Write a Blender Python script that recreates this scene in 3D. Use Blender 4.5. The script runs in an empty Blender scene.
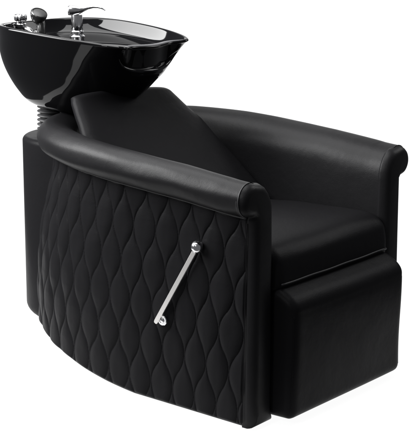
import bpy, bmesh, math, random
import numpy as np
from mathutils import Vector, Matrix
rng = np.random.default_rng(7)
scene = bpy.context.scene
COL = scene.collection

# ------------------------------------------------------------------ materials
def mat(name, color, rough=.5, metal=0., spec=.5, coat=0., coat_rough=.1):
    m = bpy.data.materials.new(name); m.use_nodes = True
    b = m.node_tree.nodes['Principled BSDF']
    b.inputs['Base Color'].default_value = (*color, 1)
    b.inputs['Roughness'].default_value = rough
    b.inputs['Metallic'].default_value = metal
    b.inputs['Specular IOR Level'].default_value = spec
    b.inputs['Coat Weight'].default_value = coat
    b.inputs['Coat Roughness'].default_value = coat_rough
    return m, m.node_tree, b

def leather(name, color=(.0065, .0064, .0070), rough=.37, spec=.5, grain=1.8, ior=1.10):
    m, nt, b = mat(name, color, rough, 0, spec)
    b.inputs['IOR'].default_value = ior
    N, L = nt.nodes, nt.links
    tc = N.new('ShaderNodeTexCoord')
    vor = N.new('ShaderNodeTexVoronoi'); vor.inputs['Scale'].default_value = 520
    vor.feature = 'F1'
    noi = N.new('ShaderNodeTexNoise'); noi.inputs['Scale'].default_value = 900; noi.inputs['Detail'].default_value = 3
    big = N.new('ShaderNodeTexNoise'); big.inputs['Scale'].default_value = 9; big.inputs['Detail'].default_value = 3
    for n in (vor, noi, big): L.new(tc.outputs['Object'], n.inputs['Vector'])
    add = N.new('ShaderNodeMath'); add.operation = 'ADD'
    L.new(vor.outputs['Distance'], add.inputs[0]); L.new(noi.outputs['Fac'], add.inputs[1])
    bp = N.new('ShaderNodeBump'); bp.inputs['Strength'].default_value = .22 * grain; bp.inputs['Distance'].default_value = .0004
    L.new(add.outputs[0], bp.inputs['Height'])
    bp2 = N.new('ShaderNodeBump'); bp2.inputs['Strength'].default_value = .4; bp2.inputs['Distance'].default_value = .006
    wr = N.new('ShaderNodeTexNoise'); wr.inputs['Scale'].default_value = 34; wr.inputs['Detail'].default_value = 5; wr.inputs['Roughness'].default_value = .6; wr.inputs['Distortion'].default_value = 1.4
    L.new(tc.outputs['Object'], wr.inputs['Vector'])
    bp3 = N.new('ShaderNodeBump'); bp3.inputs['Strength'].default_value = .30; bp3.inputs['Distance'].default_value = .0012
    L.new(wr.outputs['Fac'], bp3.inputs['Height'])
    L.new(big.outputs['Fac'], bp2.inputs['Height']); L.new(bp3.outputs['Normal'], bp2.inputs['Normal']); L.new(bp2.outputs['Normal'], bp.inputs['Normal'])
    L.new(bp.outputs['Normal'], b.inputs['Normal'])
    mr = N.new('ShaderNodeMapRange'); mr.inputs['To Min'].default_value = rough - .05; mr.inputs['To Max'].default_value = rough + .07
    L.new(big.outputs['Fac'], mr.inputs['Value']); L.new(mr.outputs['Result'], b.inputs['Roughness'])
    return m

M_LEATHER = leather('black_leather')
M_ROLL = leather('black_leather_arm', rough=.40, spec=.5, ior=1.20, grain=1.1)
M_GLOSS, _, _b = mat('black_gloss_ceramic', (.003, .003, .0034), .045, 0, .22)
M_CHROME, _nt, _b = mat('chrome', (.74, .74, .75), .15, 1.0)
M_STEEL, _nt, _b = mat('satin_steel', (.88, .86, .84), .36, 1.0)
_n = _nt.nodes.new('ShaderNodeTexNoise'); _n.inputs['Scale'].default_value = 300
_bp = _nt.nodes.new('ShaderNodeBump'); _bp.inputs['Strength'].default_value = .05; _bp.inputs['Distance'].default_value = .0005
_nt.links.new(_n.outputs['Fac'], _bp.inputs['Height']); _nt.links.new(_bp.outputs['Normal'], _b.inputs['Normal'])
M_RUBBER, _, _ = mat('black_rubber', (.012, .012, .013), .5, 0, .5)
M_PAD, _, _ = mat('neck_rest_rubber', (.075, .075, .08), .42, 0, .5)
M_PLAST, _, _ = mat('black_plastic', (.01, .01, .01), .28, 0, .5)
M_GREYP, _nt, _b = mat('spray_plate', (.018, .018, .018), .45, 0, .5)
M_THREAD, _, _ = mat('seam_piping', (.010, .010, .011), .5, 0, .35)
M_GLOW_SHEET, _nt, _b = mat('glowing_white_sheet', (.12, .12, .12), .7, 0, .1)
# white backdrop sheet with added glow: keeps the floor white and hides contact shadows
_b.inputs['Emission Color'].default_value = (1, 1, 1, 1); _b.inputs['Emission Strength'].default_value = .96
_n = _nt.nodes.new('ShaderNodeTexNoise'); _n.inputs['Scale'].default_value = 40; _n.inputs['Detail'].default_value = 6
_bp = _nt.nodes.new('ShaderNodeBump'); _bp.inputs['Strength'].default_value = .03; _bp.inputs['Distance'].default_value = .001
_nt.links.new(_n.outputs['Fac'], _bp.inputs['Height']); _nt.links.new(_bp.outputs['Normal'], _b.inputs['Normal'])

# ------------------------------------------------------------------ helpers
def link(name, me, m, parent=None, smooth=True):
    o = bpy.data.objects.new(name, me); COL.objects.link(o)
    me.materials.append(m)
    if smooth: me.shade_smooth()
    if parent: o.parent = parent
    return o

def mesh_from(verts, faces, name='m'):
    me = bpy.data.meshes.new(name)
    me.from_pydata([tuple(map(float, v)) for v in verts], [], faces); me.update()
    return me

def grid(P, close_u=False, close_v=False, cap_u=False):
    """P[nu][nv][3] -> verts, faces (quads)."""
    P = np.asarray(P, float); nu, nv = P.shape[:2]
    V = P.reshape(-1, 3); F = []
    for i in range(nu if close_u else nu - 1):
        a = i * nv; b = ((i + 1) % nu) * nv
        for j in range(nv if close_v else nv - 1):
            k = (j + 1) % nv
            F.append((a + j, b + j, b + k, a + k))
    if cap_u:
        F.append(tuple(range(nv))); F.append(tuple((nu - 1) * nv + j for j in reversed(range(nv))))
    return V, F

def fix_normals(me):
    bm = bmesh.new(); bm.from_mesh(me); bmesh.ops.recalc_face_normals(bm, faces=bm.faces); bm.to_mesh(me); bm.free()

def soft(o, width, seg=4, angle=30, subsurf=0):
    b = o.modifiers.new('bevel', 'BEVEL'); b.width = width; b.segments = seg; b.limit_method = 'ANGLE'; b.angle_limit = math.radians(angle)
    b.harden_normals = False
    return o

def lathe(profile, axis_o, axis_d, n=48):
    """profile: [(radius, height)...] about axis"""
    d = Vector(axis_d).normalized(); q = d.to_track_quat('Z', 'Y').to_matrix()
    O = Vector(axis_o); P = []
    for r, h in profile:
        P.append([tuple(O + q @ Vector((r * math.cos(2 * math.pi * k / n), r * math.sin(2 * math.pi * k / n), h))) for k in range(n)])
    return grid(P, close_v=True, cap_u=True)

def lathe_obj(name, prof, o, d, m, parent, n=48):
    V, F = lathe(prof, o, d, n); me = mesh_from(V, F); fix_normals(me)
    ob = link(name, me, m, parent)
    sm(ob); return ob

def sm(o, ang=35):
    me = o.data
    bm = bmesh.new(); bm.from_mesh(me)
    for e in bm.edges:
        if len(e.link_faces) == 2 and e.calc_face_angle(0) > math.radians(ang): e.smooth = False
    bm.to_mesh(me); bm.free()

def tube(pts, r, n=12, closed=False):
    pts = [Vector(p) for p in pts]; P = []; N = len(pts)
    rs = r if hasattr(r, '__len__') else [r] * N
    up = None
    for i, p in enumerate(pts):
        if closed: t = (pts[(i + 1) % N] - pts[i - 1]).normalized()
        else: t = (pts[min(i + 1, N - 1)] - pts[max(i - 1, 0)]).normalized()
        if up is None:
            up = Vector((0, 0, 1)) if abs(t.z) < .9 else Vector((1, 0, 0))
        a = t.cross(up).normalized(); up = a.cross(t).normalized()
        P.append([tuple(p + rs[i] * (a * math.cos(2 * math.pi * k / n) + up * math.sin(2 * math.pi * k / n))) for k in range(n)])
    return grid(P, close_u=closed, close_v=True, cap_u=not closed)

def merge(parts):
    V, F = [], []
    for v, f in parts:
        o = len(V); V += [tuple(x) for x in v]; F += [tuple(i + o for i in q) for q in f]
    return V, F

def sstep(a, b, x):
    t = np.clip((np.asarray(x, float) - a) / (b - a), 0, 1); return t * t * (3 - 2 * t)

# ------------------------------------------------------------------ the chair
chair = bpy.data.objects.new('shampoo_chair', None); COL.objects.link(chair)
chair['label'] = 'black leather salon backwash chair with quilted side, roll arms and glossy black shampoo bowl'
chair['category'] = 'salon chair'

XS, W = .03, .336
def roll_z(x):
    return float(np.interp(x, [-.45, -.25, -.1, 0, .1, .2, .3, .36, .42, .43], [.636, .634, .626, .618, .609, .600, .588, .581, .578, .578]))
def a_of(z):
    return float(np.interp(z, [.2, .3, .4, .5, .56, .7], [.57, .56, .54, .512, .49, .475]))
def bottom_z(ph):   # ph: 0 at start of curve .. 90 at the very back
    return float(np.interp(ph, [0, 10, 20, 30, 40, 50, 60, 90], [.016, .027, .040, .055, .068, .084, .090, .094]))

# plan curve as a list of stations: (kind, value)
def stations(x_front, n_str, n_arc):
    st = [('s', x, -1) for x in np.linspace(x_front, XS, n_str, endpoint=False)]
    st += [('a', ph, 0) for ph in np.linspace(0, 180, n_arc)]
    st += [('s', x, 1) for x in np.linspace(XS, x_front, n_str + 1)[1:]]
    return st
def plan(st, z, off=0., a=None):
    """point and outward normal on the plan curve at height z, pushed outward by off"""
    a = a_of(z) if a is None else a
    k, v, sgn = st
    if k == 's':
        return np.array([v, sgn * (W + off)])
    q = math.radians(v)
    p = np.array([XS - a * math.sin(q), -W * math.cos(q)])
    n = np.array([-math.sin(q) * W, -math.cos(q) * a]); n /= np.linalg.norm(n)
    return p + n * off

# --- quilted outer panel, real relief
X_SEAM = .402
st_list = ([('s', x, -1) for x in np.linspace(X_SEAM, XS, 300, endpoint=False)] + [('a', ph, 0) for ph in np.linspace(0, 90, 430, endpoint=False)]
           + [('a', ph, 0) for ph in np.linspace(90, 180, 170)] + [('s', x, 1) for x in np.linspace(XS, X_SEAM, 111)[1:]])
mid = np.array([plan(s, .35) for s in st_list])
ds = np.r_[0, np.cumsum(np.linalg.norm(np.diff(mid, axis=0), axis=1))]
total = ds[-1]
NV = 350
PCH, HH = .0366, .200
def quilt(s, w):
    """s: length from the front seam, w: distance below the roll -> puff 0..1 and distance to the nearest seam"""
    s = s - .0075 + .0012 * np.sin(s * 61 + w * 23) + .0008 * np.sin(w * 71 - s * 37)
    c = np.cos(2 * math.pi * (w - .012) / HH)
    A = PCH * .5 * .95 * np.sign(c) * np.abs(c) ** .9
    k = np.floor(s / PCH)
    lines = np.array([(k + dk) * PCH + np.where((k + dk) % 2 == 0, 1, -1) * A for dk in (-2, -1, 0, 1, 2, 3)])
    left = np.where(lines <= s, lines, -1e3).max(0); right = np.where(lines > s, lines, 1e3).min(0)
    dl, dr = s - left, right - s
    wd = dl + dr
    u = np.clip(dl / np.maximum(wd, 1e-6), 0, 1)
    dome = 1 - np.abs(2 * u - 1) ** 2.8
    amp = np.clip(wd / (1.7 * PCH), 0, 1) ** .8
    return dome * amp, np.minimum(dl, dr), amp
vv = np.linspace(0, 1, NV)
A_Z, A_V = [.2, .3, .4, .5, .56, .7], [.57, .56, .54, .512, .49, .475]
P = np.zeros((len(st_list), NV, 3))
for i, s in enumerate(st_list):
    xr = plan(s, .58)[0]
    zt = roll_z(xr) - .034
    zb = float(np.interp(s[1], [XS, .40], [.014, .003])) if s[0] == 's' else bottom_z(min(s[1], 180 - s[1])) - .002
    z = zt + (zb - zt) * vv
    smir = min(ds[i], total - ds[i])
    puff, d, amp = quilt(np.full(NV, smir) + .055 * (z - zt), zt - z)
    edge = sstep(0, .014, z - zb) * sstep(.006, .018, zt - z)
    if s[0] == 's': edge = edge * sstep(0, .009, X_SEAM - s[1])
    relief = .0055 * puff * edge * (1 + .10 * np.sin(ds[i] * 53 + 1.7 * np.sin(z * 31))) - .0013 * np.exp(-(d / .0011) ** 2) * edge * (.35 + .65 * amp)
    relief = relief + .0007 * np.sin(37 * ds[i] + 21 * z) * edge - .006 * (1 - sstep(0, .010, z - zb)) ** 2 - .0012 + .006 * np.sin(math.pi * np.clip((z - .05) / .5, 0, 1)) * (sstep(0, .09, X_SEAM - s[1]) if s[0] == 's' else 1)
    if s[0] == 's':
        P[i, :, 0] = s[1] - .024 * (zt - z) * sstep(.1, .40, s[1]); P[i, :, 1] = s[2] * (W + relief)
    else:
        q = math.radians(s[1]); a = np.interp(z, A_Z, A_V)
        nx, ny = -math.sin(q) * W + 0 * a, -math.cos(q) * a
        l = np.hypot(nx, ny)
        P[i, :, 0] = XS - a * math.sin(q) + nx / l * relief; P[i, :, 1] = -W * math.cos(q) + ny / l * relief
    P[i, :, 2] = z
def fast_grid_mesh(P, name):
    nu, nv = P.shape[:2]
    idx = np.arange(nu * nv).reshape(nu, nv)
    q = np.stack([idx[:-1, :-1], idx[1:, :-1], idx[1:, 1:], idx[:-1, 1:]], -1).reshape(-1, 4)
    me = bpy.data.meshes.new(name)
    me.vertices.add(nu * nv); me.vertices.foreach_set('co', P.reshape(-1).astype(np.float32))
    me.loops.add(q.size); me.loops.foreach_set('vertex_index', q.reshape(-1).astype(np.int32))
    me.polygons.add(len(q)); me.polygons.foreach_set('loop_start', np.arange(0, q.size, 4, dtype=np.int32)); me.polygons.foreach_set('loop_total', np.full(len(q), 4, np.int32))
    me.update(calc_edges=True); me.validate(); return me
link('quilted_panel', fast_grid_mesh(P, 'quilted_panel'), M_LEATHER, chair)

# --- padded arm: inner wall, top roll, outer roll, one swept profile
def arm_profile(R):
    pts = []
    # inner wall going up (n negative = inside)
    for z in np.linspace(-.34, -.055, 10): pts.append((-.076, z))
    pts += [(-.0755, -.035), (-.073, -.016), (-.066, .002), (-.055, .017), (-.040, .0285), (-.022, .0370)]
    for t in np.linspace(98, -62, 22):
        a = math.radians(t); pts.append((.006 + R * math.cos(a), R * math.sin(a)))
    pts += [(.012, -R * 1.0), (.002, -R * .97), (-.006, -R * .95)]
    return pts
prof = arm_profile(.044)
st2 = stations(.4045, 60, 150)
P = np.zeros((len(st2), len(prof), 3))
for i, s in enumerate(st2):
    base = plan(s, .6, 0, a=.485)
    zc = roll_z(base[0])
    endr = 1.0
    if s[0] == 's': endr = 1 - .06 * sstep(.33, .41, s[1])
    for j, (n, z) in enumerate(prof):
        wob = .0008 * math.sin(i * .21 + j * .3) + .0006 * math.sin(i * .07 - j * .9)
        nn = n * (endr if n > -.05 else 1) + wob
        zz = z * (endr if z > -.06 else 1)
        p = plan(s, .6, nn, a=.485)
        P[i, j] = (p[0], p[1], zc + zz)
V, F = grid(P)
arm = link('arm_roll', mesh_from(V, F), M_ROLL, chair)

# piping cord under the roll (double welt line)
pts = []
for s in stations(.398, 40, 90):
    b0 = plan(s, .58)[0]; zz = roll_z(b0) - .0465
    p = plan(s, zz, .0035); pts.append((p[0], p[1], zz))
V, F = tube(pts, .0034, 8)
link('piping', mesh_from(V, F), M_THREAD, chair)

# --- arm fronts (keyhole shaped padded panels)
def arm_front(sgn):
    # outline in (y', z): y' = outward distance measured from centre line, positive outward
    zc = .5775; R = .0420
    o = []
    cy_ = .3415
    # start bottom inner, go up the inner edge
    zs = np.linspace(.004, .535, 15)
    for z in zs:
        inner = .2592 + .0006 * math.sin(z * 25)
        o.append((inner, z))
    o += [(.2605, .556), (.2665, .575), (.2765, .592), (.289, .605), (.304, .6135)]
    for t in np.linspace(112, -95, 30):
        a = math.radians(t); o.append((cy_ + R * math.cos(a), zc + R * math.sin(a)))
    o += [(.3365, .534), (.3365, .522)]
    for z in np.linspace(.50, .003, 15):
        o.append((.3365 + .002 * (1 - sstep(0, .45, z)), z))
    o = np.array(o)
    # inset rings for pillowed face
    c = o.mean(0)
    # polygon normals
    nx = np.roll(o, -1, 0) - np.roll(o, 1, 0); nrm = np.stack([nx[:, 1], -nx[:, 0]], 1); nrm /= np.linalg.norm(nrm, axis=1)[:, None]
    ar = .5 * np.sum(o[:, 0] * np.roll(o[:, 1], -1) - np.roll(o[:, 0], -1) * o[:, 1])
    if ar < 0: nrm = -nrm
    n = len(o); 
    xb = lambda z: -.024 * (.54 - z) * 1.0
    rings = []
    for inset, x in [(.0, .396), (.0, .402), (.0016, .4085), (.0042, .4150), (.0085, .4203), (.0140, .4236), (.0200, .4250)]:
        ring = o - nrm * inset
        rings.append([(x + (xb(z) * .75 if x < .4 else 0) , sgn * y, z) for y, z in ring])
    V, F = grid(rings, close_v=True)
    V = list(map(tuple, V)); last = [len(V) - n + k for k in range(n)]
    F = list(F); F.append(tuple(last))
    F.append(tuple(range(n)))
    me = mesh_from(V, F)
    bm = bmesh.new(); bm.from_mesh(me)
    big = [f for f in bm.faces if len(f.verts) > 4]
    bmesh.ops.triangulate(bm, faces=big, quad_method='BEAUTY', ngon_method='EAR_CLIP')
    bmesh.ops.recalc_face_normals(bm, faces=bm.faces); bm.to_mesh(me); bm.free()
    ob = link('arm_front', me, M_ROLL, chair)
    # seam cord round the roll end
    pr = [(.4050, sgn * (cy_ + .0421 * math.cos(math.radians(t))), zc + .0421 * math.sin(math.radians(t))) for t in np.linspace(92, -75, 40)]
    V, F = tube(pr, .0016, 6)
    c = link('seam_cord', mesh_from(V, F), M_THREAD, ob)
    # seam down the side
    pr = [(.3985 + xb(z) * .75, sgn * (.3385 + .002 * (1 - sstep(0, .45, z))), z) for z in np.linspace(.520, .016, 24)]
    V, F = tube(pr, .0012, 6)
    link('side_seam', mesh_from(V, F), M_LEATHER, ob)
arm_front(-1); arm_front(1)

# --- generic padded box (superellipsoid-cornered cushion)
def padded_box(name, x0, x1, y0, y1, z0, z1, r, m, puff=(0, 0, 0), seg=10, n=26, deform=None, parent=chair):
    bm = bmesh.new()
    # subdivided cube, rounded by clamping
    bmesh.ops.create_cube(bm, size=2)
    bmesh.ops.subdivide_edges(bm, edges=bm.edges[:], cuts=n, use_grid_fill=True)
    c = np.array([(x0 + x1) / 2, (y0 + y1) / 2, (z0 + z1) / 2]); h = np.array([(x1 - x0) / 2, (y1 - y0) / 2, (z1 - z0) / 2])
    for v in bm.verts:
        u = np.array(v.co)
        # concentrate samples towards the edges
        w = np.sign(u) * (1 - (1 - np.abs(u)) ** 1.55)
        p = w * h
        inner = np.clip(p, -(h - r), h - r); d = p - inner; L = np.linalg.norm(d)
        if L > 1e-9:
            d2 = d / max(np.abs(d).max(), 1e-9); k = np.abs(d).max() / 1.0
            p = inner + d / L * np.abs(d).max() if True else p
        q = p / h
        p = p + np.array([puff[0] * np.sign(q[0]) * (abs(q[0]) ** 6) * (1 - q[1] ** 2) * (1 - q[2] ** 2),
                          puff[1] * np.sign(q[1]) * (abs(q[1]) ** 6) * (1 - q[0] ** 2) * (1 - q[2] ** 2),
                          puff[2] * np.sign(q[2]) * (abs(q[2]) ** 6) * (1 - q[0] ** 2) * (1 - q[1] ** 2)])
        p = p + c
        if deform: p = deform(p)
        v.co = p
    me = bpy.data.meshes.new(name); bm.to_mesh(me); bm.free()
    return link(name, me, m, parent)

# seat cushion: crowned top, rounded front
def seat_def(p):
    x, y, z = p
    z += (.010 * (1 - (y / .26) ** 2) * sstep(.425, .28, x) - .012 * sstep(.35, .43, x) ** 2 - .007 * sstep(.2, .05, x)) * sstep(.33, .45, z)
    x += .011 * sstep(.45, .37, z) * sstep(.3, .42, x)
    z += .0010 * math.sin(x * 31 + y * 17) 
    return (x, y, z)
padded_box('seat_cushion', -.10, .425, -.263, .263, .325, .449, .030, M_LEATHER, puff=(.004, 0, .002), n=30, deform=seat_def)
# apron cord between seat and leg rest
pts = [(.436 + .003 * (1 - (y / .27) ** 2), y, .3545 + .0006 * math.sin(y * 40)) for y in np.linspace(-.246, .242, 30)]
V, F = tube(pts, .0026, 8)
link('piping', mesh_from(V, F), M_THREAD, chair)

# leg rest block below the seat
def leg_def(p):
    x, y, z = p
    # top slopes to the front, sides lean very slightly
    if z > .26: z += -.030 * sstep(.42, .487, x) * sstep(.26, .33, z)
    y *= 1 - .010 * sstep(.02, .33, z)
    x += .006 * sstep(.05, .33, z) * sstep(.42, .48, x) - .0
    x += .0012 * math.sin(z * 23 + y * 9) * sstep(.45, .48, x)
    return (x, y, z)
leg = padded_box('leg_rest', .385, .482, -.262, .262, .014, .347, .024, M_LEATHER, puff=(.006, .0, .0), n=34, deform=leg_def)
for sg in (-1, 1):
    pts = []
    for z in np.linspace(.035, .30, 20):
        q = leg_def((.482 - .0068, sg * (.262 - .0068), z)); pts.append((q[0] + .0002, q[1] + sg * .0002, q[2]))
    V, F = tube(pts, .0009, 6)
    link('corner_seam', mesh_from(V, F), M_LEATHER, leg)

# --- backrest: reclined pad, narrower rounded top
def make_backrest():
    # local: t along the slope from bottom (0) to top (1); u across; thickness
    path = [(.075, .415), (.045, .452), (.0, .492), (-.06, .545), (-.12, .597), (-.18, .652), (-.235, .706), (-.265, .738), (-.282, .757)]
    path = np.array(path); seg = np.r_[0, np.cumsum(np.linalg.norm(np.diff(path, axis=0), axis=1))]; seg /= seg[-1]
    nt_, nu_ = 70, 60
    def hw(t): return float(np.interp(t, [0, .55, .66, .74, .82, .90, .96, 1.0], [.262, .263, .262, .252, .234, .219, .207, .194]))
    front, back = [], []
    for i in range(nt_):
        t = 1 - (1 - i / (nt_ - 1)) ** 1.6
        x = np.interp(t, seg, path[:, 0]); z = np.interp(t, seg, path[:, 1])
        e = 1e-2
        tx = np.interp(min(t + e, 1), seg, path[:, 0]) - np.interp(max(t - e, 0), seg, path[:, 0])
        tz = np.interp(min(t + e, 1), seg, path[:, 1]) - np.interp(max(t - e, 0), seg, path[:, 1])
        l = math.hypot(tx, tz); nx, nz = tz / l, -tx / l     # front normal (forward/up)
        w = hw(t)
        th = .06
        topr = math.sqrt(max(0, 1 - max(0, (t - .955) / .045) ** 2)) if t > .955 else 1
        ring = []
        m_ = 84
        for k in range(m_):
            a = 2 * math.pi * k / m_
            ca, sa = math.cos(a), math.sin(a)
            n_ = 9.0
            uu = np.sign(ca) * abs(ca) ** (2 / n_); dd = np.sign(sa) * abs(sa) ** (2 / 4.0)
            back_ = max(0., -dd)
            y = (w - .070 * back_) * uu
            crown = .012 * (1 - uu ** 2)
            depth = -th / 2 + (th / 2) * dd * (0.35 + .65 * topr) + (crown if dd > 0 else 0)
            ring.append((x + nx * depth, y, z + nz * depth - .045 * y * t))
        front.append(ring)
    V, F = grid(front, close_v=True, cap_u=True)
    me = mesh_from(V, F)
    bm = bmesh.new(); bm.from_mesh(me)
    bmesh.ops.recalc_face_normals(bm, faces=bm.faces); bm.to_mesh(me); bm.free()
    o = link('backrest', me, M_LEATHER, chair)
    return o
make_backrest()

# --- rear box carrying the bowl, rounded back
def rear_box():
    def outline(n=72):
        o = []
        for k in range(n):
            a = 2 * math.pi * k / n; c, s = math.cos(a), math.sin(a)
            if c > 0:   # front side, square
                x = -.42 + .20 * abs(c) ** .25; y = .18 * np.sign(s) * abs(s) ** .5
            else:
                x = -.42 - .198 * abs(c); y = .18 * s
            o.append((x, y))
        return np.array(o)
    o = outline(); c = np.array([-.40, 0.])
    rings = []
    zb, zt, rb, rt = .080, .612, .05, .016
    for t in np.linspace(0, 90, 10)[:-1]:
        a = math.radians(t); rings.append((1 - (1 - math.sin(a)) * rb / .2, zb + rb * (1 - math.cos(a)) * .8))
    zlist = np.linspace(zb + rb * .8, zt - rt, 24)
    for z in zlist: rings.append((1, z))
    for t in np.linspace(0, 90, 8)[1:]:
        a = math.radians(t); rings.append((1 - (1 - math.cos(a)) * rt / .2, zt - rt + rt * math.sin(a)))
    rings.append((.6, zt + .001)); rings.append((.2, zt + .001))
    P = [[(c[0] + (x - c[0]) * g, (y) * g, z) for x, y in o] for g, z in rings]
    V, F = grid(P, close_v=True, cap_u=True)
    me = mesh_from(V, F); fix_normals(me)
    return link('rear_box', me, M_LEATHER, chair)
rear_box()
# recessed plinth the whole unit stands on (set well back)
ob = padded_box('base_plinth', -.46, .40, -.12, .12, .0, .13, .01, M_RUBBER, n=6)

# --- bellows between box and bowl
prof = [(.030, 0)]
H0 = .078
for k in range(6):
    z = k * H0 / 6
    prof += [(.033, z + .001), (.042, z + .0045), (.0435, z + .0065), (.042, z + .0085), (.033, z + .012)]
prof += [(.036, H0 + .004)]
lathe_obj('bellows', prof, (-.565, 0, .609), (.03, 0, 1), M_RUBBER, chair, 56)
lathe_obj('bowl_post', [(.045, 0), (.045, .09), (.07, .12)], (-.47, 0, .60), (0, 0, 1), M_PLAST, chair, 40)

# ------------------------------------------------------------------ bowl
CX, BL, BW = -.393, .330, .219
def rim_pt(ph):
    c, s = math.cos(ph), math.sin(ph)
    n = 2.2 if c > 0 else 2.45
    u = np.sign(c) * abs(c) ** (2 / n); v = np.sign(s) * abs(s) ** (2 / n)
    x = CX + BL * u * (1 if u > 0 else .838); y = BW * v * (1 - .085 * u)
    z = .901 - .076 * (x - CX) + .019 * (y / .25) ** 2
    return x, y, z
D = [0, .03, .057, .11, .15, .184, .205, .218, .225]
G = [1, .938, .885, .775, .675, .560, .475, .39, .31]
SH = [0, .020, .040, .066, .078, .090, .096, .099, .10]
def outer_pt(ph, d):
    x, y, z = rim_pt(ph)
    g = float(np.interp(d, D, G)); sh = float(np.interp(d, D, SH))
    return (CX - sh + (x - CX) * g, y * g, z * (1) - d + (.901 - z) * (1 - g) * .8)
def notch(ph):
    a = abs((ph + math.pi) % (2 * math.pi) - math.pi)
    return 1 - float(sstep(math.radians(20), math.radians(45), a))
NPH = 480
phs = [2 * math.pi * k / NPH for k in range(NPH)]
LIP = .014
def smooth_interp(x, X, Y):
    # Catmull-Rom style monotone-ish interpolation
    X = np.array(X, float); Y = np.array(Y, float)
    m = np.gradient(Y, X); i = int(np.clip(np.searchsorted(X, x) - 1, 0, len(X) - 2))
    h = X[i + 1] - X[i]; t = min(max((x - X[i]) / h, 0), 1)
    return ((2 * t**3 - 3 * t**2 + 1) * Y[i] + (t**3 - 2 * t**2 + t) * h * m[i] + (-2 * t**3 + 3 * t**2) * Y[i + 1] + (t**3 - t**2) * h * m[i + 1])
def outer_s(ph, d):
    x, y, z = rim_pt(ph)
    g = smooth_interp(d, D, G); sh = smooth_interp(d, D, SH)
    return np.array((CX - sh + (x - CX) * g, y * g, z - d + (.901 - z) * (1 - g) * .8))
DP = [-.01, 0, .012, .028, .045, .058, .075, .11, .15, .25]
PULL = [.082, .088, .112, .132, .100, .036, .010, 0, 0, 0]
def body_pt(ph, d):
    """outer skin: bowl with a scooped recess for the neck in front"""
    p = outer_s(ph, d); N = notch(ph)
    de = d / max(N, .10) ** .55
    p[0] -= smooth_interp(de, DP, PULL) * N if de < .15 else 0
    p[2] += .006 * N * (1 - min(d / .05, 1))
    return p
rings = []
dl_ = np.r_[np.linspace(.2245, .10, 20), np.linspace(.095, .004, 34)]
for d in dl_:
    rings.append([body_pt(ph, d) for ph in phs])
K_ = 26
gk = np.exp(-.5 * (np.arange(-K_, K_ + 1) / 9.5) ** 2); gk /= gk.sum()
def smooth_ring(r):
    r = np.array(r); e = np.concatenate([r[-K_:], r, r[:K_]])
    return np.stack([np.convolve(e[:, c], gk, 'valid') for c in range(3)], 1)
rings = [smooth_ring(r) for r in rings]
lip_ring = rings[-1]
# rolled lip
tops = []
for k_, ph in enumerate(phs):
    p = lip_ring[k_]; c = np.array((CX - .02, 0, p[2]))
    inward = c - p; inward[2] = 0; inward /= np.linalg.norm(inward)
    tops.append((p, inward))
for a in (30, 60, 90, 120, 150, 180):
    r_ = LIP / 2; A = math.radians(a)
    rings.append([p + inw * (r_ - r_ * math.cos(A)) + np.array((0, 0, r_ * math.sin(A) * .9)) for p, inw in tops])
# interior: deck at the back, basin in front
def inner_z(x, y, zr, rho):
    t_ = min((1 - rho) / .13, 1); wall = 1 - (1 - t_) ** 3.2
    deckz = zr - .030 * wall
    # basin
    bx, by = (x - (-.315)) / .215, y / .150
    rb = math.hypot(bx, by)
    bas = .135 * (1 - sstep(.15, 1.0, rb)) * (1 - 0)
    return deckz - bas * sstep(1.0, .92, rho)
nin = 90
for i in range(1, nin + 1):
    rho = 1 - i / (nin + .5)
    ring = []
    for k, (p, inw) in enumerate(tops):
        e = p + inw * LIP
        c = np.array((CX + .02, 0, .88))
        xy = c[:2] + (e[:2] - c[:2]) * rho
        zr = .890 - .076 * (xy[0] - CX) + (e[2] - (.890 - .076 * (e[0] - CX))) * rho ** 4
        ring.append(np.array((xy[0], xy[1], inner_z(xy[0], xy[1], zr, rho))))
    rings.append(ring)
V, F = grid(rings, close_v=True, cap_u=True)
me = mesh_from(V, F); fix_normals(me)
bowl = link('shampoo_bowl', me, M_GLOSS, chair)
bowl['label'] = 'glossy black shampoo bowl with neck cut-out'

# neck rest: soft rubber lip over the front edge, running down into the recess
P = []
NP = 55
for i in range(NP):
    ph = 2 * math.pi / NPH * (-54 + 108 * i // (NP - 1))
    e = max(0.02, math.sin(math.pi * i / (NP - 1))) ** .4
    p0 = lip_ring[int(round(ph / (2 * math.pi) * NPH)) % NPH].copy(); c = np.array((CX - .02, 0, p0[2])); inw = c - p0; inw[2] = 0; inw /= np.linalg.norm(inw)
    up_ = np.array((0, 0, 1.))
    kk = int(round(ph / (2 * math.pi) * NPH)) % NPH
    def q(d, o):
        f = float(np.interp(-d, -dl_, np.arange(len(dl_)))); a_ = int(min(f, len(dl_) - 2)); f -= a_
        return rings[a_][kk] * (1 - f) + rings[a_ + 1][kk] * f - inw * (o * e - .005 * (1 - e))
    ring = [p0 + inw * .026 - up_ * .016, p0 + inw * (.012 + .016 * e) - up_ * .004, p0 + inw * (.012 + .010 * e) + up_ * .006 * e, p0 + inw * .010 + up_ * (.005 + .005 * e),
            p0 + inw * .001 + up_ * (.003 + .005 * e), q(.006, .005), q(.014, .0065), q(.024, .0065), q(.033, .005), q(.038, .003), q(.041, -.002),
            q(.034, -.006), q(.02, -.008), p0 + inw * .010 - up_ * .008]
    P.append(ring)
V, F = grid(P, close_v=True, cap_u=True)
me = mesh_from(V, F); fix_normals(me)
pad = link('neck_rest', me, M_PAD, bowl)
ss = pad.modifiers.new('smooth', 'SUBSURF'); ss.levels = 2; ss.render_levels = 2
# drain
lathe_obj('drain', [(.001, .004), (.018, .004), (.024, .002), (.026, -.002)], (-.33, 0, .735), (0, 0, 1), M_CHROME, bowl, 32)

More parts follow.
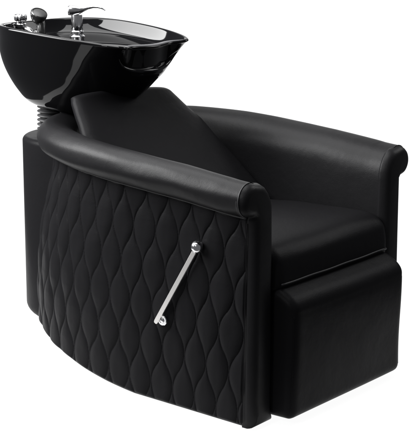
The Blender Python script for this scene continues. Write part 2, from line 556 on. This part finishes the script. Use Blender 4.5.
# ------------------------------------------------------------------ faucet
FX, FY, FZ = -.507, .054, .881
fa = lathe_obj('faucet', [(.0235, -.012), (.0235, .004), (.022, .006), (.0155, .010), (.0150, .020), (.0175, .024), (.0175, .036), (.0165, .060), (.0160, .066)], (FX, FY, FZ), (0, 0, 1), M_CHROME, chair, 48)
fa['label'] = 'chrome mixer tap with lever handle on the bowl rim'
lathe_obj('collar', [(.0185, 0), (.020, .002), (.020, .006), (.0185, .008)], (FX, FY, FZ + .012), (0, 0, 1), M_CHROME, fa, 48)
# lever handle: cap block with a curved blade
P = []
hd = np.array([.80, .58, 0]); hd /= np.linalg.norm(hd); sd = np.array([-hd[1], hd[0], 0])
prof_h = [(-.024, .078, .0145, .0130), (-.018, .079, .0155, .0150), (-.004, .078, .0150, .0145), (.008, .078, .0130, .0110), (.020, .0815, .0110, .0070), (.034, .0860, .0100, .0045), (.048, .0885, .0095, .0034), (.062, .0880, .0090, .0028), (.074, .0845, .0085, .0024), (.083, .0795, .0070, .0020)]
for s_, z_, hw_, hh_ in prof_h:
    c = np.array([FX, FY, FZ]) + hd * s_ + np.array([0, 0, z_])
    ring = []
    for k in range(20):
        a = 2 * math.pi * k / 20; u = np.sign(math.cos(a)) * abs(math.cos(a)) ** .6; v = np.sign(math.sin(a)) * abs(math.sin(a)) ** .6
        ring.append(c + sd * hw_ * u + np.array([0, 0, hh_ * v]))
    P.append(ring)
V, F = grid(P, close_v=True, cap_u=True); me = mesh_from(V, F); fix_normals(me)
link('faucet_handle', me, M_CHROME, fa)

# hose knob (chrome, fluted) on the deck
KX, KY, KZ = -.642, -.040, .889
prof = [(.012, -.02), (.012, .018), (.016, .022), (.0165, .030), (.0125, .034), (.0125, .038)]
kb = lathe_obj('hose_fitting', prof, (KX, KY, KZ), (0, 0, 1), M_CHROME, chair, 40)
P = []
for r_, h_ in [(.010, .038), (.016, .040), (.0175, .044), (.0175, .054), (.0155, .058), (.006, .060)]:
    ring = []
    for k in range(72):
        a = 2 * math.pi * k / 72; rr = r_ * (1 + .07 * math.cos(8 * a))
        ring.append((KX + rr * math.cos(a), KY + rr * math.sin(a), KZ + h_))
    P.append(ring)
V, F = grid(P, close_v=True, cap_u=True); me = mesh_from(V, F); fix_normals(me)
link('knob', me, M_CHROME, kb)
# small lever on the fitting and the hose socket beside it
V, F = tube([(KX + .010, KY + .002, KZ + .020), (KX + .028, KY + .004, KZ + .014), (KX + .040, KY + .006, KZ + .004), (KX + .044, KY + .006, KZ - .012)], [.008, .0085, .008, .008], 16)
me = mesh_from(V, F); fix_normals(me); link('hose_elbow', me, M_CHROME, kb)
lathe_obj('holder_cup', [(.017, -.012), (.017, .010), (.0155, .014), (.012, .014), (.011, -.01)], (-.586, -.020, KZ), (0, 0, 1), M_PLAST, chair, 36)

# hand spray: a thing of its own standing in the holder
spray = bpy.data.objects.new('spray_head', None); COL.objects.link(spray)
spray.location = (-.585, -.019, .880)
spray['label'] = 'black round hand shower head standing at the rear of the black wash bowl'
spray['category'] = 'hand shower'
ax = Vector((.48, -.14, .80)).normalized()
cen = Vector((-.002, -.002, .068))
prof = [(.004, -.026), (.013, -.024), (.019, -.016), (.0235, -.006), (.0245, .000), (.0245, .006), (.0225, .0085), (.020, .0088), (.0195, .0065), (.001, .0060)]
head = lathe_obj('head_shell', prof, cen, ax, M_PLAST, spray, 56)
plate = lathe_obj('spray_plate', [(.0185, .0062), (.0185, .0075), (.017, .0082), (.001, .0086)], cen, ax, M_GREYP, spray, 48)
hp = [Vector((.006, .0, -.004)), Vector((.004, .001, .016)), Vector((.001, .003, .034)), Vector((-.006, .006, .050)), cen - ax * .016]
V, F = tube(hp, [.0105, .0125, .0130, .0135, .0125], 24); me = mesh_from(V, F); fix_normals(me)
link('handle', me, M_PLAST, spray)

# ------------------------------------------------------------------ recline lever
YL = -.355
ball = Vector((.2595, YL, .4450)); low = Vector((.1265, YL, .2300)); piv = Vector((.1452, YL, .2372))
t = (ball - low).normalized(); side = Vector((0, 1, 0)).cross(t).normalized()
P = []
for s_, w_ in [(-.003, .0035), (0, .0055), (.004, .0062), ((ball - low).length - .006, .0062)]:
    c = low + t * s_
    ring = [c + side * w_ + Vector((0, -.0028, 0)), c + side * w_ + Vector((0, .0028, 0)), c - side * w_ + Vector((0, .0028, 0)), c - side * w_ + Vector((0, -.0028, 0))]
    P.append([tuple(v) for v in ring])
V, F = grid(P, close_v=True, cap_u=True); me = mesh_from(V, F); fix_normals(me)
lever = link('recline_lever', me, M_STEEL, chair, smooth=False)
lever['label'] = 'slim steel recline lever with chrome ball knob'
soft(lever, .0009, 2)
pr = [(.001, -.0158)] + [(.0158 * math.sin(math.radians(a)), -.0158 * math.cos(math.radians(a))) for a in range(10, 171, 8)] + [(.001, .0158)]
lathe_obj('ball_knob', pr, ball, t, M_CHROME, lever, 48)
lathe_obj('pivot_washer', [(.0072, -.006), (.0085, -.0075), (.0125, -.0075), (.0138, -.006), (.0138, .030), (.0072, .030)], piv + Vector((0, .0085, 0)), (0, 1, 0), M_CHROME, lever, 48)
lathe_obj('pivot_bolt', [(.001, -.007), (.0045, -.0065), (.0060, -.004), (.0060, .030)], piv + Vector((0, .0055, 0)), (0, 1, 0), M_CHROME, lever, 32)

# ------------------------------------------------------------------ backdrop
az = math.radians(52.07)
hx, hy = -math.cos(az), math.sin(az)      # horizontal view direction
rx, ry = hy, -hx
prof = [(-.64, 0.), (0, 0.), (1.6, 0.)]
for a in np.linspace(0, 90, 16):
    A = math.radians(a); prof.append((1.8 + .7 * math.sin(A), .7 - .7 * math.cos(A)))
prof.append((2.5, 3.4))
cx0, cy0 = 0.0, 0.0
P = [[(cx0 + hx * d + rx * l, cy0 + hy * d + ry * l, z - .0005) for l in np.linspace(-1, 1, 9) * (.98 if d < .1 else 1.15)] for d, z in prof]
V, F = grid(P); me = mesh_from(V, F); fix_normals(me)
bd = link('backdrop', me, M_GLOW_SHEET)  # floor and wall in one self-glowing sheet, no light source behind it
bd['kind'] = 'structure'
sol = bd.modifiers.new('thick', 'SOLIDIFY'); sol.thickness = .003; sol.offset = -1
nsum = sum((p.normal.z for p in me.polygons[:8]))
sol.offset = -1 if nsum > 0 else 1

# ------------------------------------------------------------------ lamps
def view_pt(d, l, z): return Vector((hx * d + rx * l, hy * d + ry * l, z))
def area(name, loc, target, sx, sy, power, color=(1, 1, 1), spread=180):
    L = bpy.data.lights.new(name, 'AREA'); L.shape = 'RECTANGLE'; L.size = sx; L.size_y = sy; L.energy = power; L.color = color
    L.spread = math.radians(spread)
    o = bpy.data.objects.new(name, L); COL.objects.link(o)
    o.location = loc; o.rotation_euler = (Vector(target) - Vector(loc)).to_track_quat('-Z', 'Y').to_euler()
    return o
area('softbox_top', view_pt(0, -.5, 2.5), view_pt(.1, -.1, 0), 2.2, 1.6, 85)
area('softbox_left', view_pt(-.1, -2.3, 1.95), view_pt(0, 0, .45), 2.1, 1.6, 260)
area('softbox_right', view_pt(1.0, 2.1, 2.3), view_pt(0, .2, .4), 1.1, 1.1, 22)
area('lamp_front', view_pt(-2.7, -1.5, 2.3), view_pt(0, 0, .6), .4, .4, 26)

wd = bpy.data.worlds.new('World'); scene.world = wd; wd.use_nodes = True
wd.node_tree.nodes['Background'].inputs['Color'].default_value = (.95, .96, 1, 1)
wd.node_tree.nodes['Background'].inputs['Strength'].default_value = .14

# ------------------------------------------------------------------ camera
cam_d = bpy.data.cameras.new('camera'); cam = bpy.data.objects.new('camera', cam_d); COL.objects.link(cam)
cam_d.sensor_fit = 'HORIZONTAL'; cam_d.sensor_width = 36; cam_d.lens = 36 * 1489 / 416; cam_d.clip_end = 50
fw = Vector((-.60072683, .77083459, -.21199365)); rt = Vector((.78876234, .61469828, 0)); up = Vector((-.13031213, .16721261, .97727104))
cam.matrix_world = Matrix(((rt.x, up.x, -fw.x, 2.45895389), (rt.y, up.y, -fw.y, -3.13388529), (rt.z, up.z, -fw.z, 1.2912698), (0, 0, 0, 1)))
scene.camera = cam
scene.view_settings.view_transform = 'Standard'; scene.view_settings.look = 'None'
scene.view_settings.exposure = 0; scene.view_settings.gamma = 1
scene.cycles.use_denoising = True
